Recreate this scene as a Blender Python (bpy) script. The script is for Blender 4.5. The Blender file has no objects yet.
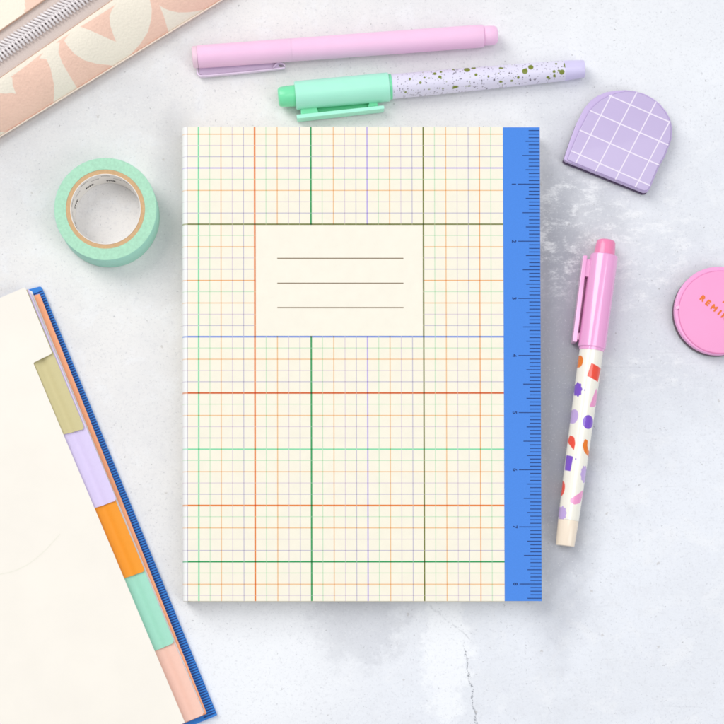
import bpy, bmesh, math, random
from mathutils import Vector, Matrix

random.seed(7)
scene = bpy.context.scene
col = scene.collection

# ------------------------------------------------------------------ scale
# one photo pixel on the table top is 0.445 mm; the camera hangs 0.8 m above the table
S = 0.000445
D = 0.80
NPX, NPY = 320.0, 640.0
MM = 0.001
NX, NY = (NPX - 362) * S, (362 - NPY) * S


def W(px, py, z=0.0):
    x, y = (px - 362) * S, (362 - py) * S
    k = 1 - z / D
    return Vector((NX + (x - NX) * k, NY + (y - NY) * k, z))


# ------------------------------------------------------------------ materials
def lin(c):
    out = []
    for v in c:
        v = v / 255.0
        out.append(v / 12.92 if v <= 0.04045 else ((v + 0.055) / 1.055) ** 2.4)
    return out


def rgba(c, k=1.0):
    r, g, b = lin(c)
    return (r * k, g * k, b * k, 1.0)


def mat(name, srgb, rough=0.45, vary=0.03, vscale=120.0, bump=0.0, bscale=900.0,
        spec=0.5, coat=0.0, sss=0.0, k=0.92, metal=0.0, bdist=0.0002, sheen=0.0):
    m = bpy.data.materials.new(name)
    m.use_nodes = True
    nt = m.node_tree
    p = nt.nodes['Principled BSDF']
    p.inputs['Roughness'].default_value = rough
    p.inputs['Specular IOR Level'].default_value = spec
    p.inputs['Metallic'].default_value = metal
    p.inputs['Coat Weight'].default_value = coat
    p.inputs['Coat Roughness'].default_value = 0.06
    if sheen:
        p.inputs['Sheen Weight'].default_value = sheen
    if sss:
        p.inputs['Subsurface Weight'].default_value = sss
        p.inputs['Subsurface Radius'].default_value = (1, 1, 1)
        p.inputs['Subsurface Scale'].default_value = 0.0015
    tc = nt.nodes.new('ShaderNodeNewGeometry')
    n = nt.nodes.new('ShaderNodeTexNoise')
    n.inputs['Scale'].default_value = vscale
    n.inputs['Detail'].default_value = 4
    nt.links.new(tc.outputs['Position'], n.inputs['Vector'])
    ramp = nt.nodes.new('ShaderNodeValToRGB')
    ramp.color_ramp.elements[0].position = 0.3
    ramp.color_ramp.elements[1].position = 0.7
    c = rgba(srgb, k)
    ramp.color_ramp.elements[0].color = tuple(v * (1 - vary) for v in c[:3]) + (1,)
    ramp.color_ramp.elements[1].color = tuple(min(1, v * (1 + vary)) for v in c[:3]) + (1,)
    nt.links.new(n.outputs['Fac'], ramp.inputs['Fac'])
    nt.links.new(ramp.outputs['Color'], p.inputs['Base Color'])
    if bump:
        b = nt.nodes.new('ShaderNodeBump')
        b.inputs['Strength'].default_value = bump
        b.inputs['Distance'].default_value = bdist
        n2 = nt.nodes.new('ShaderNodeTexNoise')
        n2.inputs['Scale'].default_value = bscale
        n2.inputs['Detail'].default_value = 3
        nt.links.new(tc.outputs['Position'], n2.inputs['Vector'])
        nt.links.new(n2.outputs['Fac'], b.inputs['Height'])
        nt.links.new(b.outputs['Normal'], p.inputs['Normal'])
    m['out_ramp'] = ramp.name
    return m


def pattern_mat(m, layers):
    """mix printed colours over a material by signed-distance mesh attributes (px)"""
    nt = m.node_tree
    p = nt.nodes['Principled BSDF']
    last = p.inputs['Base Color'].links[0].from_socket
    for attr, srgb, soft in layers:
        a = nt.nodes.new('ShaderNodeAttribute')
        a.attribute_name = attr
        r = nt.nodes.new('ShaderNodeMapRange')
        r.inputs['From Min'].default_value = soft
        r.inputs['From Max'].default_value = -soft
        nt.links.new(a.outputs['Fac'], r.inputs['Value'])
        mx = nt.nodes.new('ShaderNodeMix')
        mx.data_type = 'RGBA'
        nt.links.new(r.outputs['Result'], mx.inputs['Factor'])
        nt.links.new(last, mx.inputs['A'])
        mx.inputs['B'].default_value = rgba(srgb, 0.92)
        last = mx.outputs['Result']
    nt.links.new(last, p.inputs['Base Color'])
    return m


# ------------------------------------------------------------------ object helpers
def tag(o, label=None, cat=None, group=None, kind=None):
    if label:
        o['label'] = label
    if cat:
        o['category'] = cat
    if group:
        o['group'] = group
    if kind:
        o['kind'] = kind
    return o


def empty(name, loc, label, cat, group=None):
    o = bpy.data.objects.new(name, None)
    o.empty_display_size = 0.01
    o.location = loc
    col.objects.link(o)
    return tag(o, label, cat, group)


class MB:
    def __init__(self):
        self.v, self.f, self.m, self.a = [], [], [], {}

    def vert(self, p):
        self.v.append(Vector(p))
        return len(self.v) - 1

    def face(self, idx, m=0):
        self.f.append(tuple(idx))
        self.m.append(m)

    def quad(self, a, b, c, d, m=0):
        self.face([self.vert(a), self.vert(b), self.vert(c), self.vert(d)], m)

    def grid(self, rows, m=0, close=False):
        """rows: list of equal-length lists of points"""
        base = len(self.v)
        nc = len(rows[0])
        for r in rows:
            for p in r:
                self.v.append(Vector(p))
        for i in range(len(rows) - 1):
            for j in range(nc if close else nc - 1):
                j2 = (j + 1) % nc
                self.face([base + i * nc + j, base + i * nc + j2,
                           base + (i + 1) * nc + j2, base + (i + 1) * nc + j], m)
        return base

    def build(self, name, mats, parent=None, smooth=None, loc=None, bevel=0.0, bseg=2, weld=True):
        me = bpy.data.meshes.new(name)
        o = bpy.data.objects.new(name, me)
        off = Vector((0, 0, 0))
        if parent is not None:
            off = parent.matrix_world.translation if False else root_loc(parent)
        elif loc is not None:
            off = Vector(loc)
            o.location = off
        me.from_pydata([p - off for p in self.v], [], self.f)
        for k, vals in self.a.items():
            at = me.attributes.new(k, 'FLOAT', 'POINT')
            at.data.foreach_set('value', vals)
        for mm_ in (mats if isinstance(mats, (list, tuple)) else [mats]):
            me.materials.append(mm_)
        me.polygons.foreach_set('material_index', self.m)
        bm = bmesh.new()
        bm.from_mesh(me)
        if weld:
            bmesh.ops.remove_doubles(bm, verts=bm.verts, dist=2e-6)
        bmesh.ops.recalc_face_normals(bm, faces=bm.faces)
        if bevel:
            ed = [e for e in bm.edges if len(e.link_faces) == 2 and e.calc_face_angle(0) > 0.5]
            bmesh.ops.bevel(bm, geom=ed, offset=bevel, segments=bseg, profile=0.5, affect='EDGES')
        bm.to_mesh(me)
        bm.free()
        if smooth is not None:
            me.polygons.foreach_set('use_smooth', [True] * len(me.polygons))
            me.set_sharp_from_angle(angle=math.radians(smooth))
        me.update()
        col.objects.link(o)
        if parent is not None:
            o.parent = parent
        return o


def root_loc(p):
    l = Vector((0, 0, 0))
    while p is not None:
        l = l + p.location
        p = p.parent
    return l


def prism(mb, pts, z0, z1, m=0, mtop=None):
    """pts: world xy points; a closed vertical prism"""
    n = len(pts)
    lo = [mb.vert((p[0], p[1], z0)) for p in pts]
    hi = [mb.vert((p[0], p[1], z1)) for p in pts]
    mb.face(hi, m if mtop is None else mtop)
    mb.face(lo[::-1], m)
    for i in range(n):
        j = (i + 1) % n
        mb.face([lo[i], lo[j], hi[j], hi[i]], m)


def pxs(pts, z):
    return [W(x, y, z) for x, y in pts]


def round_poly(pts, r, seg=5):
    """round the corners of a polygon; r one number or a list"""
    out = []
    n = len(pts)
    for i in range(n):
        rr = r[i] if isinstance(r, (list, tuple)) else r
        p = Vector(pts[i][:2]); a = Vector(pts[i - 1][:2]); b = Vector(pts[(i + 1) % n][:2])
        if rr <= 0:
            out.append((p.x, p.y)); continue
        da = (a - p).normalized(); db = (b - p).normalized()
        s = p + da * rr; e = p + db * rr
        for k in range(seg + 1):
            t = k / seg
            q = s * (1 - t) ** 2 + p * 2 * t * (1 - t) + e * t * t
            out.append((q.x, q.y))
    return out


def smooth_closed(pts, sub=6):
    out = []
    n = len(pts)
    for i in range(n):
        p0, p1, p2, p3 = (Vector(pts[(i + k) % n]) for k in (-1, 0, 1, 2))
        for k in range(sub):
            t = k / sub
            q = 0.5 * ((2 * p1) + (p2 - p0) * t + (2 * p0 - 5 * p1 + 4 * p2 - p3) * t * t
                       + (3 * p1 - p0 - 3 * p2 + p3) * t ** 3)
            out.append((q.x, q.y))
    return out


def smooth_open(pts, sub=6):
    out = []
    n = len(pts)
    for i in range(n - 1):
        p0 = Vector(pts[max(0, i - 1)]); p1 = Vector(pts[i]); p2 = Vector(pts[i + 1]); p3 = Vector(pts[min(n - 1, i + 2)])
        for k in range(sub):
            t = k / sub
            q = 0.5 * ((2 * p1) + (p2 - p0) * t + (2 * p0 - 5 * p1 + 4 * p2 - p3) * t * t
                       + (3 * p1 - p0 - 3 * p2 + p3) * t ** 3)
            out.append(tuple(q))
    out.append(tuple(pts[-1]))
    return out


def sdf_poly(x, y, poly):
    d = 1e18
    inside = False
    n = len(poly)
    j = n - 1
    for i in range(n):
        xi, yi = poly[i]; xj, yj = poly[j]
        ex, ey = xj - xi, yj - yi
        wx, wy = x - xi, y - yi
        L = ex * ex + ey * ey
        t = 0 if L == 0 else max(0.0, min(1.0, (wx * ex + wy * ey) / L))
        dx, dy = wx - ex * t, wy - ey * t
        d = min(d, dx * dx + dy * dy)
        if (yi > y) != (yj > y) and x < (xj - xi) * (y - yi) / (yj - yi) + xi:
            inside = not inside
        j = i
    d = math.sqrt(d)
    return -d if inside else d


class Shapes:
    def __init__(self):
        self.s = []

    def poly(self, pts):
        xs = [p[0] for p in pts]; ys = [p[1] for p in pts]
        self.s.append(('p', pts, (min(xs) - 3, max(xs) + 3, min(ys) - 3, max(ys) + 3)))

    def ell(self, cx, cy, rx, ry, ang=0):
        R = max(rx, ry)
        self.s.append(('e', (cx, cy, rx, ry, math.cos(ang), math.sin(ang)), (cx - R - 3, cx + R + 3, cy - R - 3, cy + R + 3)))

    def val(self, x, y):
        d = 3.0
        for k, g, bb in self.s:
            if x < bb[0] or x > bb[1] or y < bb[2] or y > bb[3]:
                continue
            if k == 'p':
                d = min(d, sdf_poly(x, y, g))
            else:
                cx, cy, rx, ry, c, s = g
                dx, dy = x - cx, y - cy
                u, v = dx * c + dy * s, -dx * s + dy * c
                d = min(d, (math.hypot(u / rx, v / ry) - 1) * min(rx, ry))
        return d


def text_geo(body, size, bold=0.0):
    cu = bpy.data.curves.new('lettering', 'FONT')
    cu.body = body
    cu.size = size
    cu.offset = bold
    cu.align_x = 'CENTER'
    cu.align_y = 'CENTER'
    cu.resolution_u = 4
    ob = bpy.data.objects.new('lettering', cu)
    col.objects.link(ob)
    dg = bpy.context.evaluated_depsgraph_get()
    me = bpy.data.meshes.new_from_object(ob.evaluated_get(dg))
    vs = [v.co.copy() for v in me.vertices]
    fs = [tuple(p.vertices) for p in me.polygons]
    bpy.data.objects.remove(ob)
    bpy.data.curves.remove(cu)
    bpy.data.meshes.remove(me)
    return vs, fs


def bold_text(mb, vs, fs, fn, wgt):
    for k, (dx, dy) in enumerate(((0, 0), (wgt, 0), (-wgt, 0), (0, wgt), (0, -wgt))):
        add_text(mb, vs, fs, lambda x, y: Vector(fn(x + dx, y + dy)) + Vector((0, 0, 0.000006 * k)))


def add_text(mb, vs, fs, fn, m=0):
    base = len(mb.v)
    for v in vs:
        mb.v.append(Vector(fn(v.x, v.y)))
    for f in fs:
        mb.face([base + i for i in f], m)


# ------------------------------------------------------------------ table top
def table_material():
    m = bpy.data.materials.new('pale_plaster')
    m.use_nodes = True
    nt = m.node_tree
    N, L = nt.nodes, nt.links
    p = N['Principled BSDF']
    p.inputs['Roughness'].default_value = 0.62
    p.inputs['Specular IOR Level'].default_value = 0.3
    g = N.new('ShaderNodeNewGeometry')
    sc = N.new('ShaderNodeVectorMath'); sc.operation = 'MULTIPLY_ADD'
    L.new(g.outputs['Position'], sc.inputs[0])
    sc.inputs[1].default_value = (1 / S, -1 / S, 0)
    sc.inputs[2].default_value = (362, 362, 0)          # table coordinates in millimetre-like steps
    P = sc.outputs[0]

    def noise(scale, detail=5, rough=0.6, dist=0.0, stretch=None, rot=0.0, off=(0, 0, 0)):
        mp = N.new('ShaderNodeMapping')
        mp.inputs['Location'].default_value = off
        mp.inputs['Rotation'].default_value = (0, 0, rot)
        mp.inputs['Scale'].default_value = stretch or (1, 1, 1)
        L.new(P, mp.inputs['Vector'])
        n = N.new('ShaderNodeTexNoise')
        n.inputs['Scale'].default_value = scale
        n.inputs['Detail'].default_value = detail
        n.inputs['Roughness'].default_value = rough
        n.inputs['Distortion'].default_value = dist
        L.new(mp.outputs[0], n.inputs['Vector'])
        return n.outputs['Fac']

    def mth(op, a, b=None, c=None, clamp=False):
        n = N.new('ShaderNodeMath'); n.operation = op; n.use_clamp = clamp
        for i, v in enumerate((a, b, c)):
            if v is None:
                continue
            if isinstance(v, (int, float)):
                n.inputs[i].default_value = v
            else:
                L.new(v, n.inputs[i])
        return n.outputs[0]

    def rng(v, a, b, c=0.0, d=1.0, sm=True):
        n = N.new('ShaderNodeMapRange')
        n.interpolation_type = 'SMOOTHSTEP' if sm else 'LINEAR'
        L.new(v, n.inputs['Value'])
        n.inputs['From Min'].default_value = a; n.inputs['From Max'].default_value = b
        n.inputs['To Min'].default_value = c; n.inputs['To Max'].default_value = d
        return n.outputs['Result']

    def mix(f, a, b):
        n = N.new('ShaderNodeMix'); n.data_type = 'RGBA'
        if isinstance(f, (int, float)):
            n.inputs['Factor'].default_value = f
        else:
            L.new(f, n.inputs['Factor'])
        for k, v in (('A', a), ('B', b)):
            if isinstance(v, tuple):
                n.inputs[k].default_value = v
            else:
                L.new(v, n.inputs[k])
        return n.outputs['Result']

    sep = N.new('ShaderNodeSeparateXYZ'); L.new(P, sep.inputs[0])
    X, Y = sep.outputs[0], sep.outputs[1]

    def blobf(*a):
        nonlocal WOB
        keep, WOB = WOB, FINEW
        o = blob(*a)
        WOB = keep
        return o

    def blob(cx, cy, rx, ry, edge=0.5, wob=0.45, ang=0.0):
        """irregular patch: 1 inside, 0 outside"""
        dx = mth('SUBTRACT', X, cx); dy = mth('SUBTRACT', Y, cy)
        c, s = math.cos(ang), math.sin(ang)
        u = mth('DIVIDE', mth('ADD', mth('MULTIPLY', dx, c), mth('MULTIPLY', dy, s)), rx)
        v = mth('DIVIDE', mth('SUBTRACT', mth('MULTIPLY', dy, c), mth('MULTIPLY', dx, s)), ry)
        r = mth('SQRT', mth('ADD', mth('MULTIPLY', u, u), mth('MULTIPLY', v, v)))
        r = mth('ADD', r, mth('MULTIPLY', mth('SUBTRACT', WOB, 0.5), wob * 2))
        return rng(r, 1 - edge, 1 + edge, 1.0, 0.0)

    WOB = noise(0.022, 8, 0.62)
    FINEW = noise(0.05, 9, 0.72)
    cloud = noise(0.008, 6, 0.6, 0.4)
    fine = noise(0.06, 8, 0.7)
    grain = noise(0.45, 4, 0.75)
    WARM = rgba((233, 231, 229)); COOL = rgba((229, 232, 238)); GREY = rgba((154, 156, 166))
    # tone drifts from warm white on one side to a bluish white
    t = rng(mth('ADD', X, mth('MULTIPLY', Y, 0.5)), 250, 850)
    c = mix(t, WARM, COOL)
    c = mix(mth('MULTIPLY', rng(cloud, 0.40, 0.62), 0.20), c, rgba((206, 208, 212)))
    c = mix(mth('MULTIPLY', rng(fine, 0.48, 0.68), 0.16), c, rgba((204, 204, 208)))
    mid = noise(0.028, 8, 0.66, 0.6, None, 0.3, (40, 90, 0))
    c = mix(mth('MULTIPLY', rng(mid, 0.50, 0.66), 0.4), c, rgba((238, 239, 241)))
    smudge = noise(0.085, 7, 0.7, 1.2, None, 0.0, (7, 3, 0))
    c = mix(mth('MULTIPLY', rng(smudge, 0.62, 0.74), 0.22), c, rgba((178, 178, 184)))
    # grey zones, partly worn, partly notebook shade painted into the colour
    zone = mth('MAXIMUM', blob(556, 375, 40, 215, 0.6, 0.45), mth('MULTIPLY', blobf(358, 622, 44, 42, 0.28, 1.1), 0.30))  # right of the notebook: stain with the notebook's shadow painted in
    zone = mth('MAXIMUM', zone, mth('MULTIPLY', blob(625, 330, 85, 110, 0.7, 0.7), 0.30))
    zone = mth('MAXIMUM', zone, mth('MULTIPLY', blob(172, 190, 22, 80, 0.8, 0.5), 0.45))  # shade along the notebook's left side, painted grey
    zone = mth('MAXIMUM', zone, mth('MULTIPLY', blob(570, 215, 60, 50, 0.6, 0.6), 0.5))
    zone = mth('MAXIMUM', zone, mth('MULTIPLY', blob(80, 135, 130, 60, 0.7, 0.5, -0.5), 0.20))  # upper left toned a little greyer
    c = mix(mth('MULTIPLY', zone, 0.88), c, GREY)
    # white trowelled smears, broken up, running slightly uphill
    sm = noise(0.06, 12, 0.80, 0.0, (0.7, 1.25, 1), 0.35)
    patch = rng(sm, 0.48, 0.62)
    whz = mth('MAXIMUM', blob(590, 225, 95, 62, 0.5, 0.5, -0.35), blob(640, 250, 70, 55, 0.5, 0.5))
    whz = mth('MAXIMUM', whz, mth('MULTIPLY', blob(650, 372, 60, 22, 0.6, 0.6), 0.7))
    c = mix(mth('MULTIPLY', mth('MULTIPLY', patch, whz), 0.72), c, rgba((240, 241, 243)))
    w2 = mth('MAXIMUM', blobf(446, 655, 24, 66, 0.25, 1.3), blob(245, 680, 85, 60, 0.7, 0.4))
    w2 = mth('MAXIMUM', w2, mth('MULTIPLY', blob(640, 60, 130, 70, 0.8, 0.4), 0.5))
    c = mix(mth('MULTIPLY', w2, 0.85), c, rgba((240, 242, 245)))
    # fine sandy grain and pin holes
    c = mix(mth('MULTIPLY', rng(grain, 0.55, 0.70), 0.34), c, rgba((168, 170, 178)))
    c = mix(mth('MULTIPLY', rng(grain, 0.30, 0.44, 1.0, 0.0), 0.35), c, rgba((250, 250, 250)))
    dap = noise(0.22, 5, 0.7, 0.3, None, 0.0, (31, 12, 0))
    c = mix(mth('MULTIPLY', rng(dap, 0.52, 0.70), 0.22), c, rgba((186, 187, 193)))

    def specks(scale, size, gate_lo, amt, colr, off):
        mp = N.new('ShaderNodeMapping'); mp.inputs['Location'].default_value = off
        L.new(P, mp.inputs['Vector'])
        wob = N.new('ShaderNodeTexNoise'); wob.inputs['Scale'].default_value = 0.5
        L.new(mp.outputs[0], wob.inputs['Vector'])
        va = N.new('ShaderNodeVectorMath'); va.operation = 'MULTIPLY_ADD'
        L.new(wob.outputs['Color'], va.inputs[0]); va.inputs[1].default_value = (4.5, 4.5, 0)
        L.new(mp.outputs[0], va.inputs[2])
        v = N.new('ShaderNodeTexVoronoi'); v.inputs['Scale'].default_value = scale
        v.voronoi_dimensions = '2D'
        L.new(va.outputs[0], v.inputs['Vector'])
        sp = N.new('ShaderNodeSeparateXYZ'); L.new(v.outputs['Color'], sp.inputs[0])
        gate = rng(sp.outputs[0], gate_lo, gate_lo + 0.1)
        dot = rng(v.outputs['Distance'], size * 0.5, size, 1.0, 0.0)
        return mth('MULTIPLY', mth('MULTIPLY', dot, gate), amt), colr
    for a in ((0.045, 0.040, 0.78, 0.55, rgba((150, 148, 148)), (3, 9, 0)),
              (0.08, 0.055, 0.76, 0.45, rgba((152, 152, 158)), (70, 31, 0)),
              (0.2, 0.12, 0.70, 0.35, rgba((165, 165, 170)), (11, 17, 0)),
              (0.016, 0.028, 0.62, 0.45, rgba((176, 170, 164)), (200, 71, 0))):
        f, cc = specks(*a)
        c = mix(f, c, cc)
    # faint diagonal scratches
    scr = noise(0.02, 6, 0.7, 0.2, (0.25, 7.0, 1), 0.32, (5, 40, 0))
    c = mix(mth('MULTIPLY', mth('MULTIPLY', rng(scr, 0.62, 0.68), rng(X, 480, 560)), 0.22), c, rgba((176, 178, 186)))
    # the hairline crack running down from the notebook
    wig = mth('MULTIPLY', mth('SUBTRACT', noise(0.06, 6, 0.7), 0.5), 14)
    ln = mth('ADD', mth('MULTIPLY', mth('SUBTRACT', Y, 643), 0.165), 463.5)
    dist = mth('ABSOLUTE', mth('SUBTRACT', mth('ADD', X, wig), ln))
    crack = mth('MULTIPLY', rng(dist, 0.3, 1.5, 1.0, 0.0), rng(Y, 636, 652))
    crack = mth('MULTIPLY', crack, rng(noise(0.22, 3), 0.36, 0.56))
    crack = mth('MULTIPLY', crack, rng(noise(0.7, 2, 0.5, 0, None, 0, (9, 2, 0)), 0.40, 0.58))
    c = mix(mth('MULTIPLY', crack, 0.8), c, rgba((88, 94, 104)))
    ln2 = mth('ADD', mth('MULTIPLY', mth('SUBTRACT', Y, 605), 1.25), 428)
    d2 = mth('ABSOLUTE', mth('SUBTRACT', mth('ADD', X, mth('MULTIPLY', wig, 1.2)), ln2))
    cr2 = mth('MULTIPLY', mth('MULTIPLY', rng(d2, 0.3, 2.2, 1.0, 0.0), rng(noise(0.16, 4, 0.6, 0, None, 0, (1, 8, 0)), 0.42, 0.6)), mth('MULTIPLY', rng(Y, 590, 602), rng(Y, 636, 646, 1.0, 0.0)))
    c = mix(mth('MULTIPLY', cr2, 0.4), c, rgba((150, 152, 160)))
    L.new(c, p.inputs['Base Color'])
    b = N.new('ShaderNodeBump'); b.inputs['Strength'].default_value = 0.35; b.inputs['Distance'].default_value = 0.0004
    h = mth('ADD', mth('MULTIPLY', fine, 0.6), mth('MULTIPLY', grain, 0.5))
    h = mth('SUBTRACT', h, mth('MULTIPLY', crack, 0.8))
    L.new(h, b.inputs['Height']); L.new(b.outputs['Normal'], p.inputs['Normal'])
    return m


mb = MB()
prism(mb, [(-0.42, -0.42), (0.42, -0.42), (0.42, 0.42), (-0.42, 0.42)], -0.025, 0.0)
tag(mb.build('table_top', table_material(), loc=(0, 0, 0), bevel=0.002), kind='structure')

# ------------------------------------------------------------------ grid notebook
NH = 12 * MM
NOTE = empty('notebook', W(362, 364, NH).xy.to_3d(),
             'cream softcover notebook printed with a multicoloured grid, blank title box and blue ruler edge', 'notebook')
CREAM = (245, 239, 220)
M_CREAM = mat('cream_card', CREAM, 0.5, 0.018, 160, 0.25, 1500, spec=0.3, k=0.96)
M_LABEL = mat('label_card', (245, 239, 223), 0.5, 0.016, 200, 0.2, 1500, spec=0.3, k=0.97)
M_PAGE = mat('page_edges', (250, 246, 236), 0.8, 0.05, 3000, 0.3, 2500, spec=0.2)
M_BLUE = mat('ruler_blue', (70, 136, 228), 0.5, 0.03, 1500, 0.3, 1800, spec=0.3, k=0.95)
M_NAVY = mat('navy_print', (14, 54, 118), 0.5, 0.02, spec=0.3)
M_INK = mat('grey_print', (150, 134, 112), 0.5, 0.02, spec=0.3)


def nb(x, y, z=NH):
    """cover design coordinates (photo steps) to the cover plane; the left edge rolls down as the spine"""
    t = (y - 127) / 474.0
    px = x + (0.4 + 1.6 * (x - 182) / 358.0) * t
    R = 5.5
    if x < 187.4:
        dx = min(R, 187.4 - x)
        z = z - (R - math.sqrt(max(0.0, R * R - dx * dx))) * S * 0.9
    return W(px, y, NH).xy.to_3d() + Vector((0, 0, z))


PALE = {'pgreen': (206, 234, 198), 'lilac': (228, 214, 220), 'bluel': (198, 192, 210)}
LINE = {'mint': (140, 228, 175), 'orange': (247, 200, 150), 'orangeb': (238, 130, 52), 'green': (52, 160, 92),
        'violet': (196, 180, 236), 'olive': (120, 126, 60), 'blueb': (104, 140, 226), 'redor': (218, 104, 48),
        'orangem': (246, 180, 122), **PALE}
WID = {'mint': 1.5, 'orange': 1.05, 'orangeb': 1.7, 'green': 1.65, 'violet': 1.35, 'olive': 1.45, 'blueb': 1.6,
       'redor': 1.7, 'orangem': 1.1, 'pgreen': 0.8, 'lilac': 0.8, 'bluel': 0.8}
VL = []
maj = {1: 'mint', 6: 'orangeb', 11: 'green', 16: 'violet', 21: 'olive', 26: 'orangem'}
for k in range(28):
    VL.append((187.2 + 11.235 * k, maj.get(k, {2: 'pgreen', 3: 'orange', 4: 'lilac', 0: 'bluel'}.get(k % 5))))
HL = []
majh = {3: 'violet', 8: 'olive', 13: 'orangem', 18: 'blueb', 23: 'redor', 28: 'mint', 33: 'orangeb', 38: 'green'}
for k in range(42):
    HL.append((134.2 + 11.25 * k, majh.get(k, {4: 'pgreen', 0: 'orange', 1: 'lilac', 2: 'bluel'}.get(k % 5))))

cover_mats = [M_CREAM]
cm_index = {}


def cm(srgb):
    key = tuple(int(v) for v in srgb)
    if key not in cm_index:
        cm_index[key] = len(cover_mats)
        cover_mats.append(mat('printed_line', key, 0.5, 0.0, spec=0.3, k=0.87))
    return cm_index[key]


def cross(a, b):
    if a and b:
        ca, cb = LINE[a], LINE[b]
        if (a in PALE) != (b in PALE) and (WID[a] > 1.4 or WID[b] > 1.4):
            bold = cb if a in PALE else ca
            return tuple(0.62 * v + 0.38 * w for v, w in zip(bold, (252, 246, 230)))
        return tuple(v * w / 255 for v, w in zip(ca, cb))
    return LINE[a or b]


xs = [(181.9, None), (182.6, None), (183.4, None), (184.4, None), (185.5, None)]
for x, c in VL:
    w = WID[c] / 2
    xs += [(x - w, c), (x + w, None)]
xe = 502.8
ys = [(126.9, None)]
for y, c in HL:
    w = WID[c] / 2
    ys += [(y - w, c), (y + w, None)]
ye = 601.0
mb = MB()
XV = [x for x, _ in xs] + [xe]
YV = [y for y, _ in ys] + [ye]
LX0, LX1, LY0, LY1 = VL[6][0] + 1.0, VL[21][0] - 0.9, HL[8][0] + 0.9, HL[18][0] - 1.0
ids = [[mb.vert(nb(x, y)) for x in XV] for y in YV]
for j in range(len(YV) - 1):
    for i in range(len(XV) - 1):
        cxm, cym = (XV[i] + XV[i + 1]) / 2, (YV[j] + YV[j + 1]) / 2
        if LX0 < cxm < LX1 and LY0 < cym < LY1:
            continue
        a, b = xs[i][1], ys[j][1]
        m_ = 0 if not (a or b) else cm(cross(a, b))
        if cxm < 186.6:                       # spine highlight painted white, the lines fade out over it
            m_ = cm((255, 255, 253)) if not b else cm(tuple(0.5 * q + 0.5 * 253 for q in LINE[b]))
        mb.face([ids[j][i], ids[j + 1][i], ids[j + 1][i + 1], ids[j][i + 1]], m_)
# cover thickness below the printed face
TH = 0.9 * MM


def boxpts(mb, x0, x1, y0, y1, z0, z1, m=0, top=True):
    c = [nb(x0, y0).xy, nb(x1, y0).xy, nb(x1, y1).xy, nb(x0, y1).xy]
    prism(mb, c, z0, z1, m)


boxpts(mb, 187.5, xe, 127.0, 600.9, NH - TH, NH - 0.06 * MM)
mb.build('front_cover', cover_mats, NOTE, smooth=40, weld=True)

mb = MB()
e = 0.0
mb.quad(nb(LX0, LY0), nb(LX0, LY1), nb(LX1, LY1), nb(LX1, LY0))
lab = mb.build('title_box', M_LABEL, NOTE)
mb = MB()
for y in (258.4, 283.2, 307.6):
    z = NH + 0.05 * MM
    mb.quad(nb(277, y - 0.55, z), nb(277, y + 0.55, z), nb(403, y + 0.55, z), nb(403, y - 0.55, z))
ln_o = mb.build('writing_lines', M_INK, lab)

# blue ruler strip along the fore edge
mb = MB()
boxpts(mb, xe + 0.02, 539.8, 127.2, 601.1, NH - TH, NH + 0.02 * MM)
rul = mb.build('ruler_strip', M_BLUE, NOTE, bevel=0.00012)
mb = MB()
zt = NH + 0.06 * MM
for k in range(1, 133):
    y = 127.0 + 57.13 * k / 16
    if y > 600:
        break
    x0 = 517.6 if k % 16 == 0 else 522.2 if k % 8 == 0 else 525.4 if k % 4 == 0 else 528.6
    w = 0.42
    mb.quad(nb(x0, y - w, zt), nb(x0, y + w, zt), nb(539.5, y + w, zt), nb(539.5, y - w, zt))
for n in range(1, 9):
    vs, fs = text_geo(str(n), 5.9)
    cy = 127.0 + 57.13 * n
    bold_text(mb, vs, fs, lambda x, y, cy=cy: nb(513.4 + y, cy + x, zt), 0.16)
mb.build('ruler_scale', M_NAVY, rul, weld=False)

mb = MB()
boxpts(mb, 186.0, 538.6, 128.3, 599.6, 1.0 * MM, NH - TH - 0.02 * MM)
mb.build('page_block', M_PAGE, NOTE)
mb = MB()
boxpts(mb, 187.0, 539.8, 127.0, 601.0, 0.0, 0.95 * MM)
mb.build('back_cover', M_CREAM, NOTE, bevel=0.0001)
mb = MB()
prof = []
R = 5.5
for k in range(9):
    a = math.pi * k / 8
    prof.append((math.sin(a), math.cos(a)))
rows = []
for y in (127.0, 601.0):
    row = []
    x0 = nb(181.9, y)
    row.append(Vector((x0.x, x0.y, x0.z - 0.0001)))
    row.append(Vector((x0.x - 0.00002, x0.y, NH * 0.5)))
    row.append(Vector((x0.x, x0.y, 0.002)))
    q = nb(187.0, y)
    row.append(Vector((x0.x + 0.0006, x0.y, 0.0006)))
    row.append(Vector((q.x, q.y, 0.0001)))
    rows.append(row)
mb.grid(rows)
for r in rows:
    mb.face([mb.vert(p) for p in r] + [mb.vert((r[-1].x, r[-1].y, r[0].z + 0.0018))])
mb.build('spine', M_CREAM, NOTE, smooth=50)

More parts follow.
